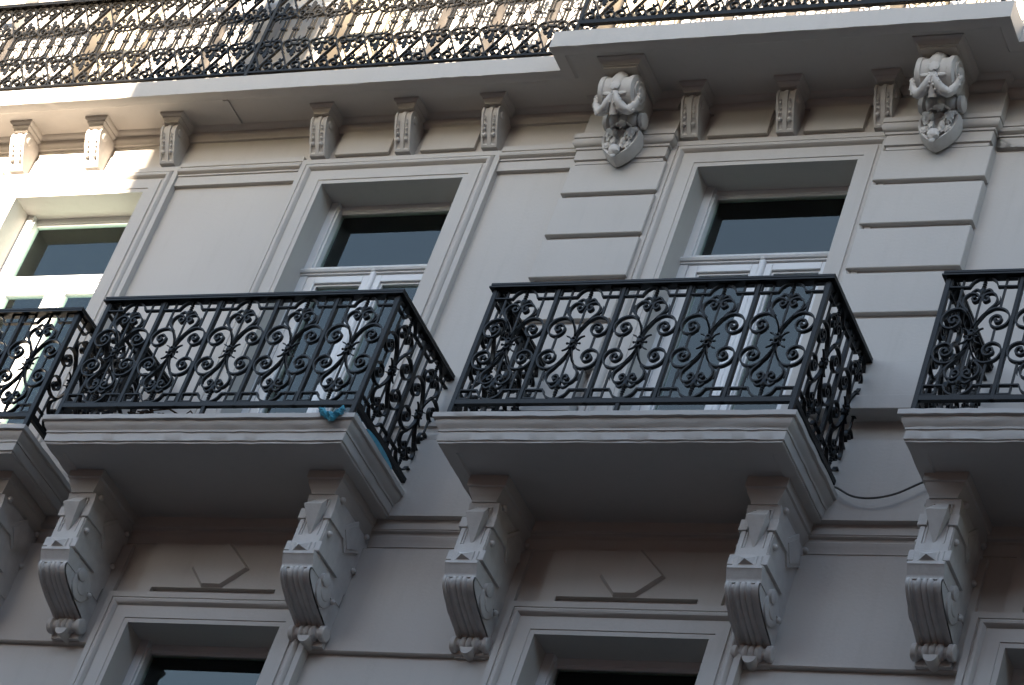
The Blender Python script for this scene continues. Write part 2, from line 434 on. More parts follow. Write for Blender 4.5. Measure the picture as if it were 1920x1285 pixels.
# quoined pilasters
for pa, pb in ((-3.200, -2.488), (-0.965, -0.210)):
    g = grp('pilaster', (0, 0, 0))
    def sub(name, mm, mt=PLASTER): return inst(name, mm.mesh(name, mt), g)
    sub('core', M().box(pa + 0.03, pb - 0.03, 0.036, 0.12, 1.04, 3.05))
    zs = [(1.042, 1.072 + 0.376 - 0.046), (1.448, 1.822 - 0.044), (1.820, 2.198 - 0.042), (2.198, 2.575 - 0.040), (2.575, 2.835)]
    for z0, z1 in zs: sub('quoin', M().bbox(pa, pb, 0.0, 0.10, z0, z1, 0.005))
    cp = M()
    pc = [(0.10, 3.088), (-0.050, 3.084), (-0.050, 3.046), (-0.042, 3.042), (-0.046, 3.030), (-0.052, 3.014), (-0.048, 2.994), (-0.032, 2.978), (-0.024, 2.974), (-0.024, 2.956), (-0.014, 2.952), (-0.014, 2.868), (0.0, 2.862), (0.0, 2.836), (0.10, 2.834)]
    cp.sweep([(y + 0.05, z) for y, z in pc], [(pa - 0.05 + 0.03, 0.10), (pa - 0.05 + 0.03, -0.05), (pb + 0.05 - 0.03, -0.05), (pb + 0.05 - 0.03, 0.10)][::1], caps=False)
    sub('capital', cp)
    sub('pier', M().bbox(pa + 0.005, pb - 0.005, 0.0, 0.12, 3.086, 3.31, 0.003))

# frieze: panels between brackets, bed mould, cornice
BR = []
for c, n in ((WC[0], (-7.93, -7.245, -6.577)), (WC[1], (-5.297, -4.602, -3.911)), (WC[2], (-2.392, -1.70, -1.012))): BR += list(n)
for a, b in ((-5.185, -4.743), (-4.487, -4.055), (-2.285, -1.850), (-1.588, -1.170)):
    part('frieze_panel', M().bbox(a, b, 0.050, 0.10, 3.10, 3.318, 0.003))
bedp = [(0.10, 3.31), (0.060, 3.314), (0.056, 3.328), (0.040, 3.340), (0.034, 3.352), (0.034, 3.380), (0.014, 3.388), (-0.004, 3.402), (-0.012, 3.418), (-0.020, 3.420), (-0.020, 3.46)]
def bed(path):
    mm = M(); mm.sweep([(-y if False else (y + 0.02), z) for y, z in bedp], path, caps=True, smooth=False); return mm
part('bed_mould', bed([(XL, -0.02), (-3.235, -0.02), (-3.235, -0.10), (-2.455, -0.10), (-2.455, -0.02), (-1.0, -0.02), (-1.0, -0.10), (-0.175, -0.10), (-0.175, -0.02), (XR, -0.02)]))
# cornice slab: fascia, drip lip and recessed soffit
YR, YP, CB, CT = -0.3605, -0.584, 3.386, 3.549
PXL, PXR = -3.3105, -0.0552
cpath = [(XL, YR), (PXL, YR), (PXL, YP), (PXR, YP), (PXR, YR), (XR, YR)]
cpr = [(0.55, CT + 0.004), (0.012, CT), (0.0, CT - 0.012), (0.0, CB + 0.004), (0.006, CB), (0.085, CB + 0.002), (0.098, CB + 0.018), (0.115, CB + 0.022), (0.30, CB + 0.024)]
m = M(); out = m.sweep(cpr, cpath, seg=0.07, jit=0.0035, caps=False)
m.add([(XL, YR + 0.25, CB + 0.0245), (XR, YR + 0.25, CB + 0.0245), (XR, 0.3, CB + 0.0245), (XL, 0.3, CB + 0.0245)], [(0, 1, 2, 3)])
m.add([(PXL + 0.28, YP + 0.28, CB + 0.0250), (PXR - 0.28, YP + 0.28, CB + 0.0250), (PXR - 0.28, YR + 0.28, CB + 0.0250), (PXL + 0.28, YR + 0.28, CB + 0.0250)], [(0, 1, 2, 3)])
m.add([(XL, YR + 0.5, CT + 0.0035), (XR, YR + 0.5, CT + 0.0035), (XR, 0.5, CT + 0.0035), (XL, 0.5, CT + 0.0035)], [(0, 1, 2, 3)])
m.add([(PXL + 0.5, YP + 0.5, CT + 0.003), (PXR - 0.5, YP + 0.5, CT + 0.003), (PXR - 0.5, YR + 0.54, CT + 0.003), (PXL + 0.5, YR + 0.54, CT + 0.003)], [(0, 1, 2, 3)])
part('cornice', m)
part('soffit_rib', M().box(-6.09, -6.045, YR + 0.10, -0.015, CB + 0.008, CB + 0.03))

# small scrolled brackets
def flute(x, edges, reeds):
    h = 0
    for a, b, k in edges:
        if a <= x <= b: h = k
    for c, r in reeds:
        if abs(x - c) < r: h = max(h, math.sqrt(max(0, r * r - (x - c) ** 2)) * 0.8)
    return h
def small_bracket(xc):
    g = grp('bracket', (xc, 0.08, 3.06)); off = Vector((0, 0.08, 3.06))
    def sub(name, me): return inst(name, me, g, tuple(-off))
    for nme, me in SB:
        o = sub(nme, me)
        if nme == 'beads': o['kind'] = 'stuff'
def bracket_meshes():
    w = 0.068
    fr = smooth_path([(-0.06, 3.338), (-0.104, 3.334), (-0.126, 3.310), (-0.124, 3.270), (-0.100, 3.222), (-0.068, 3.172), (-0.038, 3.128), (-0.012, 3.094), (0.010, 3.064)], 5)
    side = [(0.09, 3.335)] + fr + [(0.09, 3.064)]
    b = M(); n = len(side)
    # front with two sunk flutes
    xs_ = [-w, -0.052, -0.0519, -0.016, -0.0159, 0.0159, 0.016, 0.0519, 0.052, w]
    dep = [0, 0, -0.008, -0.008, 0, 0, -0.008, -0.008, 0, 0]
    rows = []
    for i, (y, z) in enumerate(fr):
        k = 1 if 4 < i < len(fr) - 3 else 0
        a = fr[max(0, i - 1)]; c = fr[min(len(fr) - 1, i + 1)]; dy, dz = c[0] - a[0], c[1] - a[1]; L = math.hypot(dy, dz) or 1
        ny, nz = dz / L, -dy / L
        rows.append([(x * (1.0 - 0.10 * i / len(fr)), y + ny * d * k, z + nz * d * k) for x, d in zip(xs_, dep)])
    b.grid(rows, True)
    for s in (-1, 1): b.add([(s * w * (1.0 - 0.10 * max(0, min(len(fr) - 1, i - 1)) / len(fr)), y, z) for i, (y, z) in enumerate(side)], [tuple(range(n))])
    b.box(-w * 0.9, w * 0.9, 0.012, 0.09, 3.0605, 3.0638)
    body = b.mesh('scroll', CARVED)
    ab = M(); ab.sweep([(0.0, 3.43), (0.0, 3.400), (0.006, 3.388), (0.022, 3.378), (0.022, 3.366), (0.040, 3.350), (0.040, 3.335), (0.08, 3.334)], [(-0.102, 0.10), (-0.102, -0.175), (0.102, -0.175), (0.102, 0.10)], caps=False)
    aba = ab.mesh('abacus', PLASTER)
    bd = M()
    for sx in (-0.034, 0.034):
        for t, r in ((0.45, 0.006), (0.52, 0.008), (0.59, 0.0095), (0.66, 0.0115), (0.75, 0.016)):
            i = t * (len(fr) - 1); p = fr[int(i)]
            bd.ball((sx, p[0] - 0.002, p[1]), r, 8, 5)
    beads = bd.mesh('beads', CARVED)
    rd = [M().lathe([(0.030, -0.006 * s), (0.030, 0.009 * s), (0.022, 0.012 * s), (0.012, 0.013 * s)], (s * w, -0.066, 3.282), 'x', 14).mesh('roundel', CARVED) for s in (-1, 1)]
    return [('scroll', body), ('abacus', aba), ('beads', beads), ('roundel', rd[0]), ('roundel', rd[1])]
SB = bracket_meshes()
for x in BR: small_bracket(x)

# large carved brackets on the pilasters
def large_bracket(xc, seed):
    g = grp('carved_bracket', (xc, 0, 3.09)); off = Vector((0, 0, 3.09))
    def sub(name, mm, mt=CARVED): return inst(name, mm.mesh(name, mt), g, tuple(-off))
    ab = M(); ab.sweep([(0.0, 3.45), (0.0, 3.418), (0.006, 3.398), (0.018, 3.392), (0.028, 3.374), (0.044, 3.362), (0.044, 3.354), (0.056, 3.350), (0.056, 3.336), (0.12, 3.335)], [(-0.180, 0.05), (-0.180, -0.455), (0.180, -0.455), (0.180, 0.05)], caps=False)
    sub('abacus', ab, PLASTER)
    w = 0.118
    sp = smooth_path([(0.02, 3.335), (-0.20, 3.335), (-0.30, 3.325), (-0.375, 3.27), (-0.385, 3.20), (-0.345, 3.125), (-0.28, 3.10), (-0.22, 3.125), (-0.17, 3.14), (-0.12, 3.09), (-0.06, 3.03), (0.02, 3.02)], 4)
    b = M(); b.prism(sp, -w + 0.012, w - 0.012, 'x', True); sub('body', b)
    v = M(); vy, vz = -0.272, 3.215
    v.lathe([(0.02, -w - 0.012), (0.108, -w - 0.012), (0.124, -w - 0.004), (0.124, -w + 0.026), (0.108, -w + 0.034), (0.104, -w + 0.05), (0.104, -0.052), (0.113, -0.047), (0.113, 0.047), (0.104, 0.052), (0.104, w - 0.05), (0.108, w - 0.034), (0.124, w - 0.026), (0.124, w + 0.004), (0.108, w + 0.012), (0.02, w + 0.012)], (0, vy, vz), 'x', 30)
    sub('volute', v)
    for s_ in (-1, 1):
        c = M(); c.lathe([(0.084, 0), (0.084, 0.012 * s_), (0.068, 0.014 * s_), (0.060, 0.006 * s_), (0.048, 0.006 * s_), (0.044, 0.022 * s_), (0.020, 0.028 * s_), (0.004, 0.030 * s_)], (s_ * (w + 0.012), vy, vz), 'x', 22); sub('scroll_eye', c)
    # husk of overlapping leaves down the front of the volute
    for k, (an, r) in enumerate(((1.15, 0.050), (0.72, 0.052), (0.28, 0.050), (-0.18, 0.044))):
        h = M(); h.ball((0, vy - 0.112 * math.cos(an), vz + 0.112 * math.sin(an)), r, 14, 9, (0.98, 0.36, 1.05), 0.22); sub('husk_leaf', h)
    # lower reeded scroll
    rr = [(0.050, -0.150), (0.056, -0.146), (0.056, -0.118), (0.044, -0.110), (0.036, -0.10)]
    for cx in (-0.068, 0.0, 0.068):
        for q in range(-3, 4): rr.append((0.036 + 0.022 * math.sqrt(1 - (q / 3.3) ** 2), cx + 0.031 * q / 3))
    rr += [(0.036, 0.10), (0.044, 0.110), (0.056, 0.118), (0.056, 0.146), (0.050, 0.150), (0.02, 0.156)]
    lo = M(); lo.lathe([(0.02, -0.156)] + rr, (0, -0.115, 3.105), 'x', 18); sub('reeded_scroll', lo)
    # festoons, bow and drop
    for s_ in (-1, 1):
        f = M(); pth = smooth_path([(s_ * 0.012, -0.366, 3.130), (s_ * 0.036, -0.345, 3.078), (s_ * 0.070, -0.310, 3.046), (s_ * 0.108, -0.286, 3.048), (s_ * 0.144, -0.292, 3.096), (s_ * 0.160, -0.306, 3.165)], 6)
        rd_ = lambda t: 0.011 + 0.022 * math.sin(math.pi * min(1, 0.06 + t * 0.92))
        f.tube(pth, rd_, 14, True, 0.15)
        rnd = random.Random(seed * 7 + s_)
        for q in range(1, len(pth) - 1):
            for _ in range(3):
                a_ = rnd.uniform(0, 6.28); rr_ = rd_(q / (len(pth) - 1)); p_ = pth[q]
                f.ball((p_[0] + rr_ * 0.8 * math.cos(a_), p_[1] + rr_ * 0.8 * math.sin(a_) * 0.7 - 0.002, p_[2] + rr_ * 0.7 * math.sin(a_ * 1.7)), rnd.uniform(0.007, 0.012), 7, 5)
        sub('festoon', f)
        bw = M(); bw.ball((s_ * 0.054, -0.356, 3.140), 0.032, 10, 6, (1.25, 0.4, 0.5), 0.2); sub('ribbon', bw)
    kn = M(); kn.lathe([(0.026, 0.0), (0.028, -0.016), (0.022, -0.024), (0.006, -0.026)], (0, -0.352, 3.136), 'y', 16); sub('boss', kn)
    dr = M(); dr.tube([(0, -0.362, 3.12), (0, -0.340, 3.08), (0, -0.308, 3.045), (0, -0.280, 3.018)], lambda t: 0.011 + 0.020 * t, 12, True, 0.25); sub('drop', dr)
    # shield with leaves on the capital
    sh = M(); out = smooth_path([(0.0, 3.055), (0.055, 3.030), (0.130, 3.035), (0.138, 2.95), (0.105, 2.865), (0.045, 2.800), (0.0, 2.775)], 5)
    out = out + [(-x, z) for x, z in reversed(out[1:-1])]
    n = len(out); cxy = (0, 2.93)
    rings = []
    for sc, y in ((1.0, -0.02), (1.0, -0.085), (0.93, -0.115), (0.82, -0.112), (0.70, -0.092), (0.35, -0.098)):
        rings.append([(cxy[0] + (x - cxy[0]) * sc, y, cxy[1] + (z - cxy[1]) * sc) for x, z in out])
    for r_ in range(len(rings) - 1):
        sh.add(rings[r_] + rings[r_ + 1], [(i, (i + 1) % n, n + (i + 1) % n, n + i) for i in range(n)], True)
    sh.add(rings[-1], [tuple(range(n))]); sub('shield', sh)
    for s in (-1, 1):
        for c_, r_, q_ in (((s * 0.068, -0.122, 2.985), 0.050, (0.74, 0.5, 1.1)), ((s * 0.098, -0.114, 3.032), 0.022, (1, .6, 1)), ((s * 0.036, -0.116, 2.915), 0.042, (0.5, 0.5, 1.2)), ((s * 0.078, -0.110, 2.895), 0.024, (1, .6, 1.4))):
            sub('leaf', M().ball(c_, r_, 18, 12, q_, 0.55))
    tp = M(); tp.ball((0, -0.128, 2.835), 0.042, 12, 8, (1, 0.7, 1.1), 0.25); tp.ball((0, -0.122, 2.790), 0.022, 10, 6, (1, .7, 1.2)); sub('bud', tp)
    cl = M(); cl.ball((0, -0.15, 3.055), 0.036, 10, 6, (1.1, 0.6, 0.9), 0.5); cl.tube([(-0.075, -0.14, 3.035), (-0.03, -0.152, 3.062), (0, -0.155, 3.085), (0.03, -0.152, 3.062), (0.075, -0.14, 3.035)], 0.008, 6); sub('crest', cl)
large_bracket(-2.828, 1); large_bracket(-0.575, 2)

# set-back top storey behind the terrace railing
UY = -0.075
for a, b in ((XL, -7.82), (-7.215, -5.59), (-4.96, -3.36), (-2.72, -1.18), (-0.5, XR)): part('wall_pier', M().box(a, b, UY, 0.45, CT + 0.002, 6.2))
part('wall', M().box(XL, XR, 0.451, 0.6, CT + 0.002, 6.2)); part('wall', M().box(XL, XR, UY, 0.6, 6.2, 7.2))
for a, b in ((-7.82, -7.215), (-5.59, -4.96), (-3.36, -2.72), (-1.18, -0.5)):
    part('shutter', M().bbox(a + 0.02, a + 0.30, 0.10, 0.16, CT + 0.01, 6.2, 0.006), CREAM)
    part('shutter', M().bbox(a + 0.31, b - 0.02, 0.14, 0.20, CT + 0.01, 6.2, 0.006), PAINT)
    part('jamb', M().box(b - 0.13, b - 0.001, UY - 0.03, 0.40, CT + 0.012, 6.2), CREAM)
for a, b in ((XL, -7.87), (-7.16, -5.64), (-4.91, -3.41), (-2.67, -1.23)):
    part('top_string', mould([(UY + 0.02, 4.52), (UY - 0.055, 4.510), (UY - 0.055, 4.470), (UY - 0.03, 4.455), (UY - 0.02, 4.43), (UY + 0.02, 4.428)], a, b, 0.001))
for x in (-8.55, -6.60, -6.12, -4.66, -4.22, -3.78, -2.38, -1.92, -1.46):
    part('pilaster_strip', M().bbox(x - 0.06, x + 0.06, UY - 0.12, UY + 0.02, CT + 0.004, 6.2, 0.006))
part('parapet', M().box(XL, XR, UY - 0.25, 0.7, 7.2, 7.5))

# ------------------------------------------------------------------ balconies
RZC, RHH = 0.591, 0.445          # railing panel centre height and half height
BIG = smooth_path([(0.003, 0.045), (0.012, 0.085), (0.045, 0.158), (0.105, 0.203), (0.172, 0.186), (0.203, 0.130), (0.187, 0.078), (0.138, 0.056), (0.098, 0.082), (0.093, 0.124), (0.122, 0.149), (0.154, 0.132), (0.150, 0.102), (0.128, 0.096), (0.119, 0.112), (0.130, 0.122)], 4)
LYR = smooth_path([(0.002, 0.045), (0.008, 0.080), (0.030, 0.125), (0.066, 0.192), (0.097, 0.236), (0.099, 0.282), (0.072, 0.316), (0.036, 0.316), (0.014, 0.296), (0.014, 0.270), (0.032, 0.256), (0.050, 0.270), (0.044, 0.289), (0.032, 0.284)], 4)
CURL = smooth_path([(0.003, 0.290), (0.012, 0.332), (0.037, 0.350), (0.060, 0.334), (0.062, 0.322)], 4)
SPRIG = smooth_path([(0.062, 0.188), (0.092, 0.220), (0.118, 0.252), (0.118, 0.280), (0.112, 0.296)], 3)
XLEAF = smooth_path([(0.010, 0.006), (0.020, 0.024), (0.036, 0.046), (0.062, 0.058)], 3)
FRET = [(-0.128, 0.436), (-0.200, 0.436), (-0.203, 0.369), (-0.086, 0.369)] + smooth_path([(-0.086, 0.372), (-0.068, 0.408), (-0.034, 0.434), (0.0, 0.441), (0.034, 0.434), (0.068, 0.408), (0.086, 0.372)], 4) + [(0.086, 0.369), (0.203, 0.369), (0.200, 0.436), (0.128, 0.436)]
def rib(path, t, d, tp=None): return M().ribbon(path, t, d, tp)
PAN = []          # (name, mesh) pieces of one railing panel
tpr = lambda u: 1.0 if u < 0.7 else 1.0 + (u - 0.7) * 1.2
for sx in (1, -1):
    for sz in (1, -1):
        PAN.append(('scroll', rib(mir(BIG, sx, sz), 0.0105, 0.027, tpr).ball((sx * 0.128, 0, sz * 0.110), 0.013, 8, 5, (1, 0.8, 1)).mesh('scroll', IRON)))
        PAN.append(('lyre_scroll', rib(mir(LYR, sx, sz), 0.010, 0.027, tpr).ball((sx * 0.034, 0, sz * 0.282), 0.011, 8, 5, (1, 0.8, 1)).mesh('lyre_scroll', IRON)))
        PAN.append(('leaf', rib(mir(XLEAF, sx, sz), 0.010, 0.018, lambda u: 1.2 - 0.9 * u).mesh('leaf', IRON)))
        s_ = M().ribbon(mir(SPRIG, sx, sz), 0.013, 0.016, lambda u: 1.2 - u)
        for k in range(4):
            p = SPRIG[2 + 2 * k]; s_.ball((p[0] * sx, 0, p[1] * sz), 0.0085 - 0.001 * k, 6, 4)
        PAN.append(('sprig', s_.mesh('sprig', IRON)))
        PAN.append(('picket', M().box(sx * 0.130 - 0.006, sx * 0.130 + 0.006, -0.006, 0.006, *sorted((sz * 0.197, sz * 0.444))).mesh('picket', IRON)))
    PAN.append(('picket', M().box(sx * 0.130 - 0.006, sx * 0.130 + 0.006, -0.006, 0.006, -0.056, 0.056).mesh('picket', IRON)))
for sz in (1, -1):
    PAN.append(('fret', rib(mir(FRET, 1, sz), 0.010, 0.026).mesh('fret', IRON)))
    fi = M()
    pr = [(0.006, 0.28), (0.010, 0.30), (0.019, 0.325), (0.020, 0.345), (0.011, 0.362), (0.014, 0.370), (0.010, 0.378), (0.014, 0.388), (0.010, 0.396), (0.013, 0.405), (0.009, 0.414), (0.010, 0.444)]
    fi.lathe([(r, a * sz) for r, a in pr], (0, 0, 0), 'z', 10)
    for sx in (1, -1): fi.ribbon(mir(CURL, sx, sz), 0.011, 0.020, lambda u: 1.15 - 0.35 * u)
    PAN.append(('finial', fi.mesh('finial', IRON)))
PAN.append(('picket', M().box(-0.0055, 0.0055, -0.0055, 0.0055, -0.30, 0.30).mesh('picket', IRON)))
ro = M().lathe([(0.006, -0.026), (0.014, -0.024), (0.018, -0.018), (0.018, 0.018), (0.014, 0.024), (0.006, 0.026)], (0, 0, 0), 'y', 12)
ro.ribbon([(0.014 * math.cos(a), 0.024 + 0.014 * math.sin(a)) for a in [2 * math.pi * k / 12 for k in range(13)]], 0.006, 0.036)
ro.ribbon([(0.014 * math.cos(a), -0.024 + 0.014 * math.sin(a)) for a in [2 * math.pi * k / 12 for k in range(13)]], 0.006, 0.036)
for sx in (-1, 1): ro.ball((sx * 0.042, 0, 0), 0.0085, 8, 5); ro.box(min(0, sx * 0.042), max(0, sx * 0.042), -0.004, 0.004, -0.004, 0.004)
PAN.append(('rosette', ro.mesh('rosette', IRON)))

HR = [(-0.034, 0.004), (-0.034, -0.012), (-0.026, -0.015), (-0.026, -0.020), (-0.040, -0.023), (-0.040, -0.034), (0.030, -0.034), (0.030, -0.023), (0.024, -0.020), (0.024, -0.015), (0.032, -0.012), (0.032, 0.004), (0.026, 0.009), (-0.028, 0.009)]

# console meshes (local: x centred, y/z absolute facade values)
def console_meshes():
    out = []
    ab = M(); ab.sweep([(0.0, -0.10), (0.0, -0.205), (0.012, -0.212), (0.016, -0.235), (0.030, -0.262), (0.044, -0.288), (0.044, -0.300), (0.10, -0.302)], [(-0.124, 0.10), (-0.124, -0.440), (0.124, -0.440), (0.124, 0.10)], caps=False)
    out.append(('abacus', ab, PLASTER))
    b = M()
    b.prism([(0.11, -0.30), (-0.386, -0.30), (-0.372, -0.345), (-0.368, -0.40), (-0.366, -0.735), (0.11, -0.735)], -0.098, 0.098, 'x')
    out.append(('block', b, CARVED))
    e = M()
    for s in (-1, 1):
        out.append(('ear', M().bbox(min(s * 0.058, s * 0.112), max(s * 0.058, s * 0.112), -0.386, -0.10, -0.482, -0.405, 0.003), CARVED))
        # sunk panel rims
        e.box(min(s * 0.052, s * 0.060), max(s * 0.052, s * 0.060), -0.374, -0.30, -0.60, -0.484)
        e.box(min(s * 0.066, s * 0.092), max(s * 0.066, s * 0.092), -0.376, -0.30, -0.604, -0.484)
        e.box(min(s * 0.048, s * 0.056), max(s * 0.048, s * 0.056), -0.382, -0.30, -0.40, -0.332)
    e.bbox(-0.118, 0.118, -0.383, -0.10, -0.726, -0.654, 0.003)
    e.box(-0.056, 0.056, -0.384, -0.30, -0.336, -0.328)
    e.box(-0.092, 0.092, -0.376, -0.30, -0.652, -0.604)
    out.append(('tablet', e, CARVED))
    wd = M(); T, Mi, Bo = (-0.375, -0.325), (-0.452, -0.418), (-0.366, -0.592)
    wd.add([(-0.032, T[0], T[1]), (0.032, T[0], T[1]), (-0.060, Mi[0], Mi[1]), (0.060, Mi[0], Mi[1]), (-0.060, -0.36, -0.43), (0.060, -0.36, -0.43), (-0.006, Bo[0], Bo[1]), (0.006, Bo[0], Bo[1])], [(0, 1, 3, 2), (2, 3, 7, 6), (0, 2, 4), (1, 5, 3), (2, 6, 4), (3, 5, 7)])
    out.append(('wedge', wd, CARVED))
    py = M(); py.bbox(-0.082, 0.082, -0.389, -0.36, -0.755, -0.665, 0.004); py.bbox(-0.056, 0.056, -0.396, -0.36, -0.742, -0.672, 0.003)
    py.add([(-0.046, -0.396, -0.736), (0.046, -0.396, -0.736), (0.046, -0.396, -0.680), (-0.046, -0.396, -0.680), (0.0, -0.430, -0.716)], [(0, 1, 4), (1, 2, 4), (2, 3, 4), (3, 0, 4)])
    out.append(('pyramid', py, CARVED))
    cy = M(); cy.prism([(0.05, -0.738), (-0.392, -0.738), (-0.400, -0.744), (-0.400, -0.762), (-0.394, -0.767), (-0.386, -0.786), (-0.366, -0.812), (-0.360, -0.826), (-0.360, -0.838), (0.05, -0.838)], -0.103, 0.103, 'x')
    out.append(('cap', cy, CARVED))
    fr = smooth_path([(-0.350, -0.836), (-0.352, -0.862), (-0.325, -0.895), (-0.262, -0.931), (-0.165, -0.970), (-0.070, -0.997), (0.0, -1.022), (0.03, -1.045)], 4)
    xs_ = [-0.098 + 0.196 * k / 48 for k in range(49)]
    edges = [(-0.1, -0.080, 0.016), (0.080, 0.1, 0.016), (-0.080, -0.068, 0.008), (0.068, 0.080, 0.008)]
    reeds = [(-0.032, 0.0155), (0.0, 0.0155), (0.032, 0.0155)]
    rows = []
    for i, (y, z) in enumerate(fr):
        a = fr[max(0, i - 1)]; c = fr[min(len(fr) - 1, i + 1)]; dy, dz = c[0] - a[0], c[1] - a[1]; L = math.hypot(dy, dz) or 1
        ny, nz = dz / L, -dy / L
        rows.append([(x, y + ny * (flute(x, edges, reeds) * 1.0), z + nz * flute(x, edges, reeds)) for x in xs_])
    sc = M(); sc.grid(rows, False)
    side = [(0.11, -0.838)] + fr + [(0.11, -1.045)]
    for s in (-1, 1): sc.add([(s * 0.098, y, z) for y, z in side], [tuple(range(len(side)))])
    out.append(('fluted_scroll', sc, CARVED))
    for s in (-1, 1):
        x = s * 0.098; ro_ = M()
        ro_.lathe([(0.100, 0.0), (0.100, s * 0.012), (0.090, s * 0.016), (0.060, s * 0.016), (0.056, s * 0.022), (0.044, s * 0.024), (0.030, s * 0.024), (0.010, s * 0.026)], (x, -0.150, -0.872), 'x', 26)
        ro_.lathe([(0.044, 0.0), (0.044, s * 0.030), (0.036, s * 0.034), (0.01, s * 0.035)], (x, -0.205, -0.820), 'x', 16)
        ro_.box(min(x, x + s * 0.022), max(x, x + s * 0.022), -0.19, -0.06, -0.872, -0.860); ro_.ball((x + s * 0.022, -0.058, -0.880), 0.020, 8, 6)
        out.append(('roundel', ro_, CARVED))
    rr = [(0.02, -0.122), (0.046, -0.120), (0.052, -0.114), (0.052, -0.088), (0.038, -0.078), (0.034, -0.060)]
    for cx in (-0.036, 0.0, 0.036):
        for q in range(-3, 4): rr.append((0.034 + 0.018 * math.sqrt(1 - (q / 3.3) ** 2), cx + 0.0178 * q / 3))
    rr += [(0.034, 0.060), (0.038, 0.078), (0.052, 0.088), (0.052, 0.114), (0.046, 0.120), (0.02, 0.122)]
    sp = M(); sp.lathe(rr, (0, 0.012, -1.072), 'x', 18)
    sp.box(-0.100, 0.100, 0.040, 0.11, -1.146, -1.10)
    out.append(('spool', sp, CARVED))
    pe = M(); pts = [(0.040 * math.cos(math.pi + math.pi * k / 12), -1.112 + 0.046 * math.sin(math.pi + math.pi * k / 12)) for k in range(13)]
    pe.prism(pts, -0.030, 0.09, 'y'); out.append(('pendant', pe, CARVED))
    for s in (-1, 1):
        st = M(); x = s * 0.098; a, b_ = (x, x + s * 0.012)
        st.prism([(-0.234, -0.429), (-0.117, -0.545), (0.033, -0.435), (-0.091, -0.282)], min(a, b_), max(a, b_), 'x')
        st.prism([(-0.20, -0.429), (-0.115, -0.515), (-0.005, -0.434), (-0.093, -0.318)], min(a, b_ + s * 0.006), max(a, b_ + s * 0.006), 'x')
        for yy, zz in ((-0.324, -0.559), (0.049, -0.564), (0.049, -0.299), (-0.327, -0.297)): out.append(('boss', M().ball((x + s * 0.006, yy, zz), 0.021, 10, 6), CARVED))
        out.append(('side_panel', st, CARVED))
    return [(n, m_.mesh(n, mt)) for n, m_, mt in out]
CON = console_meshes()

def make_balcony(label, x0, x1, yf, railx, rail_z, consoles, cy, seed, cz=0.0):
    # x0,x1,yf: edge of the top fillet; railx: centre of corner posts; consoles: x centres
    root = empty('balcony', ((x0 + x1) / 2, 0.0, -0.16)); off = Vector(root.location)
    tag(root, label, 'balcony', 'balconies along the facade')
    def sub(name, me, parent=None, loc=(0, 0, 0), rz=0, sc=(1, 1, 1)):
        return inst(name, me, parent or root, tuple(Vector(loc) - (off if parent is None else Vector((0, 0, 0)))), rz, sc)
    pr = [(0.35, 0.046), (0.010, 0.042), (0.0, 0.036), (0.0, 0.002), (0.004, -0.001), (0.018, -0.004), (0.020, -0.018), (0.028, -0.038), (0.042, -0.054), (0.046, -0.060), (0.046, -0.074), (0.054, -0.077), (0.054, -0.138), (0.058, -0.142), (0.064, -0.143), (0.064, -0.154), (0.070, -0.158), (0.155, -0.159), (0.165, -0.148), (0.35, -0.147)]
    s = M(); o = s.sweep(pr, [(x0, 0.03), (x0, yf), (x1, yf), (x1, 0.03)], seg=0.045, jit=0.0042, caps=False, seed=seed)
    for z in (0.046, -0.147):
        s.add([(x0 + 0.33, 0.03, z), (x0 + 0.33, yf + 0.33, z), (x1 - 0.33, yf + 0.33, z), (x1 - 0.33, 0.03, z)], [(0, 1, 2, 3)])
    sub('slab', s.mesh('slab', PLASTER))
    for cx in consoles:
        c = empty('console', tuple(Vector((cx, 0.1, -0.30)) - off), root)
        for n, me in CON: inst(n, me, c, (0, -0.1 + cy, 0.30 + cz), 0, (1.065, 1, 1))
    # iron railing
    a, b = railx; py = yf + 0.030; hz = rail_z
    zoff = (hz - 1.0666) * 0.5; zs = 1 + (hz - 1.0666) / 0.9
    dz = RZC + zoff
    w = (b - a) / 5
    me_post = M().bbox(-0.0165, 0.0165, -0.0165, 0.0165, 0.03, hz - 0.03, 0.003).mesh('post', IRON)
    for k in range(6):
        if k in (0, 5) or True: sub('post', me_post if k in (0, 5) else POST_MID(hz), None, (a + w * k, py, 0))
    sub('foot', M().box(-0.012, 0.012, -0.012, 0.012, 0.03, 0.115).mesh('foot', IRON), None, (a + w * 2.5, py, 0))
    panels = [(a + w * (k + 0.5), py, 0.0, w / 0.4454) for k in range(5)]
    sy = py + 0.0165
    for sx, xx in ((-1, a), (1, b)):
        for q in range(2):
            panels.append((xx, py + 0.435 * (q + 0.5), math.pi / 2, 0.97))
        sub('post', POST_MID(hz), None, (xx, py + 0.435, 0))
    for (px, pyy, rz, ss) in panels:
        g = empty('railing_panel', tuple(Vector((px, pyy, dz)) - off), root); g.rotation_euler = (0, 0, rz); g.scale = (ss, 1, zs)
        for n, me in PAN: inst(n, me, g)
    # rails
    hb = M(); pth = [(a - 0.0, 0.09), (a, py), (b, py), (b, 0.09)]
    hb.sweep([(o_, hz + z_ - 0.0) for o_, z_ in HR] + [(HR[0][0], hz + HR[0][1])], pth, caps=True)
    sub('handrail', hb.mesh('handrail', IRON))
    br = M(); br.sweep([(-0.015, 0.146), (-0.015, 0.112), (0.015, 0.112), (0.015, 0.146), (-0.015, 0.146)], [(a, 0.09), (a, py), (b, py), (b, 0.09)], caps=True)
    sub('bottom_rail', br.mesh('bottom_rail', IRON))
    return root
_pm = {}
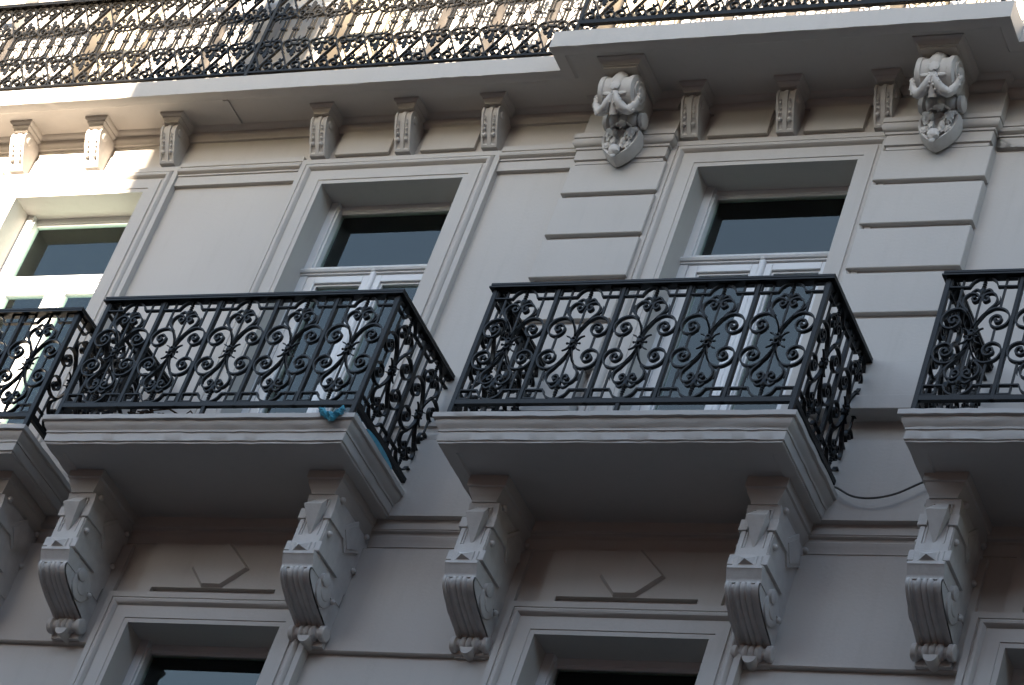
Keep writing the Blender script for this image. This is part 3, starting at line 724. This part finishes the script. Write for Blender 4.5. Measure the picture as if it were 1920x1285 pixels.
def POST_MID(hz):
    k = round(hz, 3)
    if k not in _pm:
        m_ = M().bbox(-0.0125, 0.0125, -0.016, 0.016, 0.112, hz - 0.03, 0.002)
        for z in (0.18, 0.99):
            for s in (-1, 1): m_.ball((s * 0.017, 0, z), 0.009, 6, 4)
        _pm[k] = m_.mesh('post', IRON)
    return _pm[k]

make_balcony('left edge balcony, shallow, with sunlit window behind its black iron railing', -8.41, -6.040, -0.685, (-8.31, -6.065), 1.0414, (-8.156, -6.336), 0.02, 1.0)
make_balcony('balcony with blue plastic caught on its slab under the black scrolled railing', -5.8458, -3.5036, -0.779, (-5.758, -3.548), 1.0414, (-5.602, -3.790), 0.0, 2.0)
make_balcony('balcony between the two quoined pilasters, black scrolled railing complete in view', -2.9564, -0.5807, -0.779, (-2.862, -0.634), 1.0666, (-2.669, -0.835), 0.045, 3.0, -0.018)
make_balcony('right edge balcony, cut off by the frame, with hanging cable at its slab', 0.035, 2.41, -0.779, (0.112, 2.34), 1.0666, (0.265, 2.10), 0.0, 4.0)

# ------------------------------------------------------------------ terrace railing above the cornice
FZ = 4.029
# one S-scroll: spiral at the top, oblique leg, spiral at the bottom
S_ONE = smooth_path([(-0.080, 0.385), (-0.068, 0.402), (-0.046, 0.392), (-0.046, 0.362), (-0.080, 0.346), (-0.110, 0.372), (-0.104, 0.412), (-0.060, 0.436), (-0.018, 0.426), (-0.004, 0.390), (-0.030, 0.332), (-0.066, 0.270), (-0.100, 0.208), (-0.114, 0.168), (-0.100, 0.136), (-0.068, 0.122), (-0.042, 0.142), (-0.044, 0.174), (-0.068, 0.186), (-0.086, 0.168), (-0.074, 0.152)], 3)
CRL = smooth_path([(-0.046, 0.300), (-0.058, 0.322), (-0.074, 0.330), (-0.082, 0.316), (-0.074, 0.306)], 3)
def fence_meshes(mt):
    out = []
    for sx in (1, -1):
        for sz in (1, -1):
            sc = M().ribbon(mir(S_ONE, sx, sz), 0.0115, 0.022).ribbon(mir(CRL, sx, sz), 0.010, 0.016)
            sc.ball((sx * -0.068, 0, sz * 0.386), 0.011, 6, 4); sc.ball((sx * -0.070, 0, sz * 0.162), 0.011, 6, 4); sc.ball((sx * -0.076, 0, sz * 0.316), 0.009, 6, 4)
            for t in (0.245, 0.205): sc.box(sx * (-0.042 - (0.33 - t) * 0.58 + 0.012) - 0.009, sx * (-0.042 - (0.33 - t) * 0.58 + 0.012) + 0.009, -0.011, 0.011, *sorted((sz * (t - 0.005), sz * (t + 0.005))))
            out.append(('scroll', sc.mesh('scroll', mt)))
    for sz in (1, -1):
        fl = M(); pl = [(0.0, 0.165), (0.010, 0.20), (0.008, 0.228), (0.022, 0.240), (0.014, 0.256), (0.018, 0.268), (0.0, 0.288)]
        pl = pl + [(-x, z) for x, z in reversed(pl[1:-1])]
        fl.prism([(x, z * sz) for x, z in pl], -0.006, 0.006, 'y')
        for sx in (1, -1):
            fl.ribbon(mir(smooth_path([(0.004, 0.185), (0.018, 0.222), (0.042, 0.236), (0.056, 0.220), (0.046, 0.206), (0.038, 0.214)], 3), sx, sz), 0.010, 0.014); fl.ball((sx * 0.045, 0, sz * 0.216), 0.011, 6, 4)
        fl.box(-0.046, 0.046, -0.009, 0.009, *sorted((sz * 0.150, sz * 0.162))); fl.box(-0.024, 0.024, -0.011, 0.011, *sorted((sz * 0.163, sz * 0.172)))
        fl.lathe([(0.008, 0.150 * sz), (0.010, 0.118 * sz), (0.002, 0.068 * sz)], (0, 0, 0), 'z', 6)
        for sx in (1, -1): fl.ribbon(mir(smooth_path([(0.0, 0.116), (0.05, 0.118), (0.085, 0.132)], 3), sx, sz), 0.008, 0.014)
        out.append(('fleur', fl.mesh('fleur', mt)))
    for sx in (1, -1):
        br = M(); br.box(sx * 0.077 - 0.0065, sx * 0.077 + 0.0065, -0.0065, 0.0065, -0.13, 0.13)
        br.ribbon([(sx * 0.022, -0.116), (sx * 0.051, -0.088), (sx * 0.051, 0.088), (sx * 0.022, 0.116)], 0.010, 0.012)
        br.box(*sorted((sx * 0.040, sx * 0.090)), -0.011, 0.011, -0.009, 0.009)
        out.append(('bar', br.mesh('bar', mt)))
    for a_, b_ in ((0.388, 0.402), (-0.402, -0.388)): out.append(('collar', M().box(-0.020, 0.020, -0.013, 0.013, a_, b_).mesh('collar', mt)))
    return out
FEN = fence_meshes(IRON_T)
def terrace(label, x0, x1, y, z, pitch, phase, ends, bottom, posts):
    root = empty('terrace_railing', ((x0 + x1) / 2, y, CT)); off = Vector(root.location)
    tag(root, label, 'railing', 'ornate terrace railings on the cornice')
    def sub(name, mm, loc=(0, 0, 0)): return inst(name, mm.mesh(name, IRON_T), root, tuple(Vector(loc) - off))
    k = math.ceil((x0 - phase) / pitch)
    while phase + k * pitch < x1:
        x = phase + k * pitch
        g = empty('railing_panel', tuple(Vector((x, y, z)) - off), root)
        for n, me in FEN: inst(n, me, g)
        k += 1
    h = M(); h.sweep([(o_, z + 0.472 + z_) for o_, z_ in HR] + [(HR[0][0], z + 0.472)], [(x0, y)] + [(x1, y)], caps=True); sub('handrail', h)
    if bottom: sub('bottom_rail', M().box(x0, x1, y - 0.016, y + 0.016, z - 0.462, z - 0.428))
    else: sub('bottom_rail', M().box(x0, x1, y - 0.012, y + 0.012, z - 0.445, z - 0.428))
    for px in posts: inst('post', M().bbox(px - 0.014, px + 0.014, y - 0.014, y + 0.014, CT - 0.01, z + 0.43, 0.003).mesh('post', IRON_P), root, tuple(-off))
    return root
terrace('long run of ornate iron railing on the recessed cornice, top left', -11.0, PXL + 0.10, -0.33, FZ, 0.2318, -7.932, True, False, (-5.925,))
terrace('ornate iron railing with flat bottom bar on the projecting cornice, top right', PXL + 0.13, PXR - 0.10, -0.53, FZ + 0.075, 0.2318, -3.05, True, True, (PXL + 0.13, PXR - 0.10))

# ------------------------------------------------------------------ small things
bag = M(); n = 40; rows = []
for i in range(n + 1):
    u = i / n; row = []
    x = -3.762 + 0.180 * u
    top = 0.052 + 0.030 * math.exp(-((u - 0.12) / 0.10) ** 2) + 0.045 * math.exp(-((u - 0.84) / 0.09) ** 2) - 0.006 * math.exp(-((u - 0.5) / 0.2) ** 2)
    low = 0.012 - 0.052 * math.exp(-((u - 0.62) / 0.20) ** 2) - 0.02 * math.exp(-((u - 0.3) / 0.15) ** 2)
    if u < 0.06: low = top - 0.02 - 0.4 * u
    if u > 0.94: low = top - 0.025 - 0.6 * (1 - u)
    for j in range(17):
        v = j / 16; z = low + (top - low) * v
        fold = 0.006 * math.sin(u * 26 + 7 * v) + 0.012 * noise.noise((u * 5, v * 3.5, 0.3)) + 0.004 * math.sin((u - v) * 38)
        y = -0.796 - 0.010 * math.sin(math.pi * v) + fold + 0.055 * max(0, v - 0.6)
        row.append((x + 0.012 * noise.noise((u * 3, v * 3, 3)), y, z + 0.006 * noise.noise((u * 6, v * 4, 9))))
    rows.append(row)
bag.grid(rows, True)
bag.grid([[(p[0], p[1] + 0.010, p[2] - 0.002) for p in r] for r in rows], True)
tag(bag.obj('plastic_bag', BLUE), 'crumpled blue plastic bag caught under the railing at the slab front', 'plastic bag')
sh = M(); rows = []
for i in range(25):
    u = i / 24; y = -0.60 + 0.40 * u; w = 0.030 * math.sin(math.pi * u) ** 0.6 + 0.002
    rows.append([(-3.500 - 0.006 + 0.003 * noise.noise((u * 9, 1, 2)), y, 0.040 + 0.012 * noise.noise((u * 12, 0, 0))), (-3.508, y, 0.050 + w), (-3.52, y, 0.046 + 1.3 * w + 0.006 * noise.noise((u * 14, 4, 0))), (-3.535, y, 0.047)])
sh.grid(rows, True)
tag(sh.obj('plastic_sheet', BLUE), 'strip of blue plastic tucked along the side edge of the balcony slab', 'plastic sheet')
cb = M(); pts = smooth_path([(-0.60, -0.02, 0.066), (-0.57, -0.03, 0.050), (-0.46, -0.035, -0.012), (-0.333, -0.04, -0.028), (-0.20, -0.035, 0.008), (-0.065, -0.03, 0.092), (0.06, -0.02, 0.17)], 6)
cb.tube(pts, 0.0065, 6); tag(cb.obj('hanging_cable', CABLE), 'thin dark cable sagging across the wall between two balconies', 'cable')
# heap of dry stems on the second balcony
tw = empty('dry_plant', (-4.95, -0.60, 0.047)); tag(tw, 'heap of dry brown stems lying on the balcony floor behind the railing', 'plant')
st = M(); sr = M()
for k in range(130):
    x = random.uniform(-0.24, 0.16); y = random.uniform(-0.10, 0.10); a = random.uniform(-0.5, 0.5); L = random.uniform(0.10, 0.26); h = random.uniform(0.012, 0.085)
    st.tube([(x - L / 2, y + a * L / 2, 0.008 + h * random.random()), (x, y, h + 0.02), (x + L / 2, y - a * L / 2, 0.006 + 0.4 * h)], random.uniform(0.003, 0.007), 4)
for k in range(40):
    x = random.uniform(0.10, 0.20); y = random.uniform(-0.09, 0.09); L = random.uniform(0.06, 0.12)
    sr.tube([(x, y, random.uniform(0.01, 0.07)), (x + L * 0.6, y + random.uniform(-.02, .02), random.uniform(0.01, 0.05)), (x + L, y + random.uniform(-.03, .03), 0.006)], 0.0028, 4)
st.obj('stems', TWIG, tw); sr.obj('straw', STRAW, tw)

# ------------------------------------------------------------------ the houses across the street (they shade the facade)
YO = -15.6
ZR = 3.87 + SUN_B * (-0.33 - YO)         # roof edge whose shadow ends on the terrace railing
XO = -6.88 + SUN_A * (YO + 0.3)
wm = M().box(-0.55, 0.55, -0.05, 0.04, -1.0, 1.0).mesh('window', GLASS)
def house(label, x0, x1, top, wall_m, storeys, chim=()):
    ob = empty('opposite_house', ((x0 + x1) / 2, YO - 4, GZ)); tag(ob, label, 'building', 'houses across the street')
    L = Vector(ob.location)
    def opart(name, mm, m_): return inst(name, mm.mesh(name, m_), ob, tuple(-L))
    opart('wall', M().box(x0, x1, YO - 9, YO - 0.06, GZ, top - 0.5), wall_m)
    opart('cornice', M().box(x0, x1, YO - 9, YO, top - 0.5, top), PLASTER)
    opart('roof', M().prism([(YO - 0.2, top + 0.001), (YO - 4.2, top + 0.9), (YO - 9, top + 0.001)], x0 + 0.2, x1 - 0.2, 'x'), ROOFM)
    for a, b, h in chim:
        opart('chimney', M().box(a, b, YO - 0.9, YO - 0.1, top - 0.2, top + h).box(a - 0.06, b + 0.06, YO - 0.95, YO - 0.05, top + h, top + h + 0.15), BRICK)
    for fz in range(storeys):
        n = int((x1 - x0 - 1) / 2.55)
        for fx in range(n): inst('window', wm, ob, (x0 + 1.5 + fx * 2.55 - L.x, YO - 0.05 - L.y, 2.6 + fz * 3.3))
cs = SUN_A * (YO + 0.3)
house('tall brick house across the street, chimney at its left end', XO, 24, ZR, BRICK, 6, ((-6.36 + cs, -5.72 + cs, 1.3),))
house('lower brick house added across the street to block low sky, left of the tall one', -22, XO - 0.02, -0.4 + SUN_B * 15.6, BRICK, 4)  # added unseen house: blocks the horizon, low enough for the sun to pass
house('farthest right brick house added across the street to block low sky', 24.02, 60, ZR + 0.8, BRICK, 6)  # added out of view to shut off horizon glow on the right
house('farthest left brick house added across the street to block low sky', -60, -22.02, ZR + 0.5, BRICK, 6)  # added out of view, closes the row against the low sky
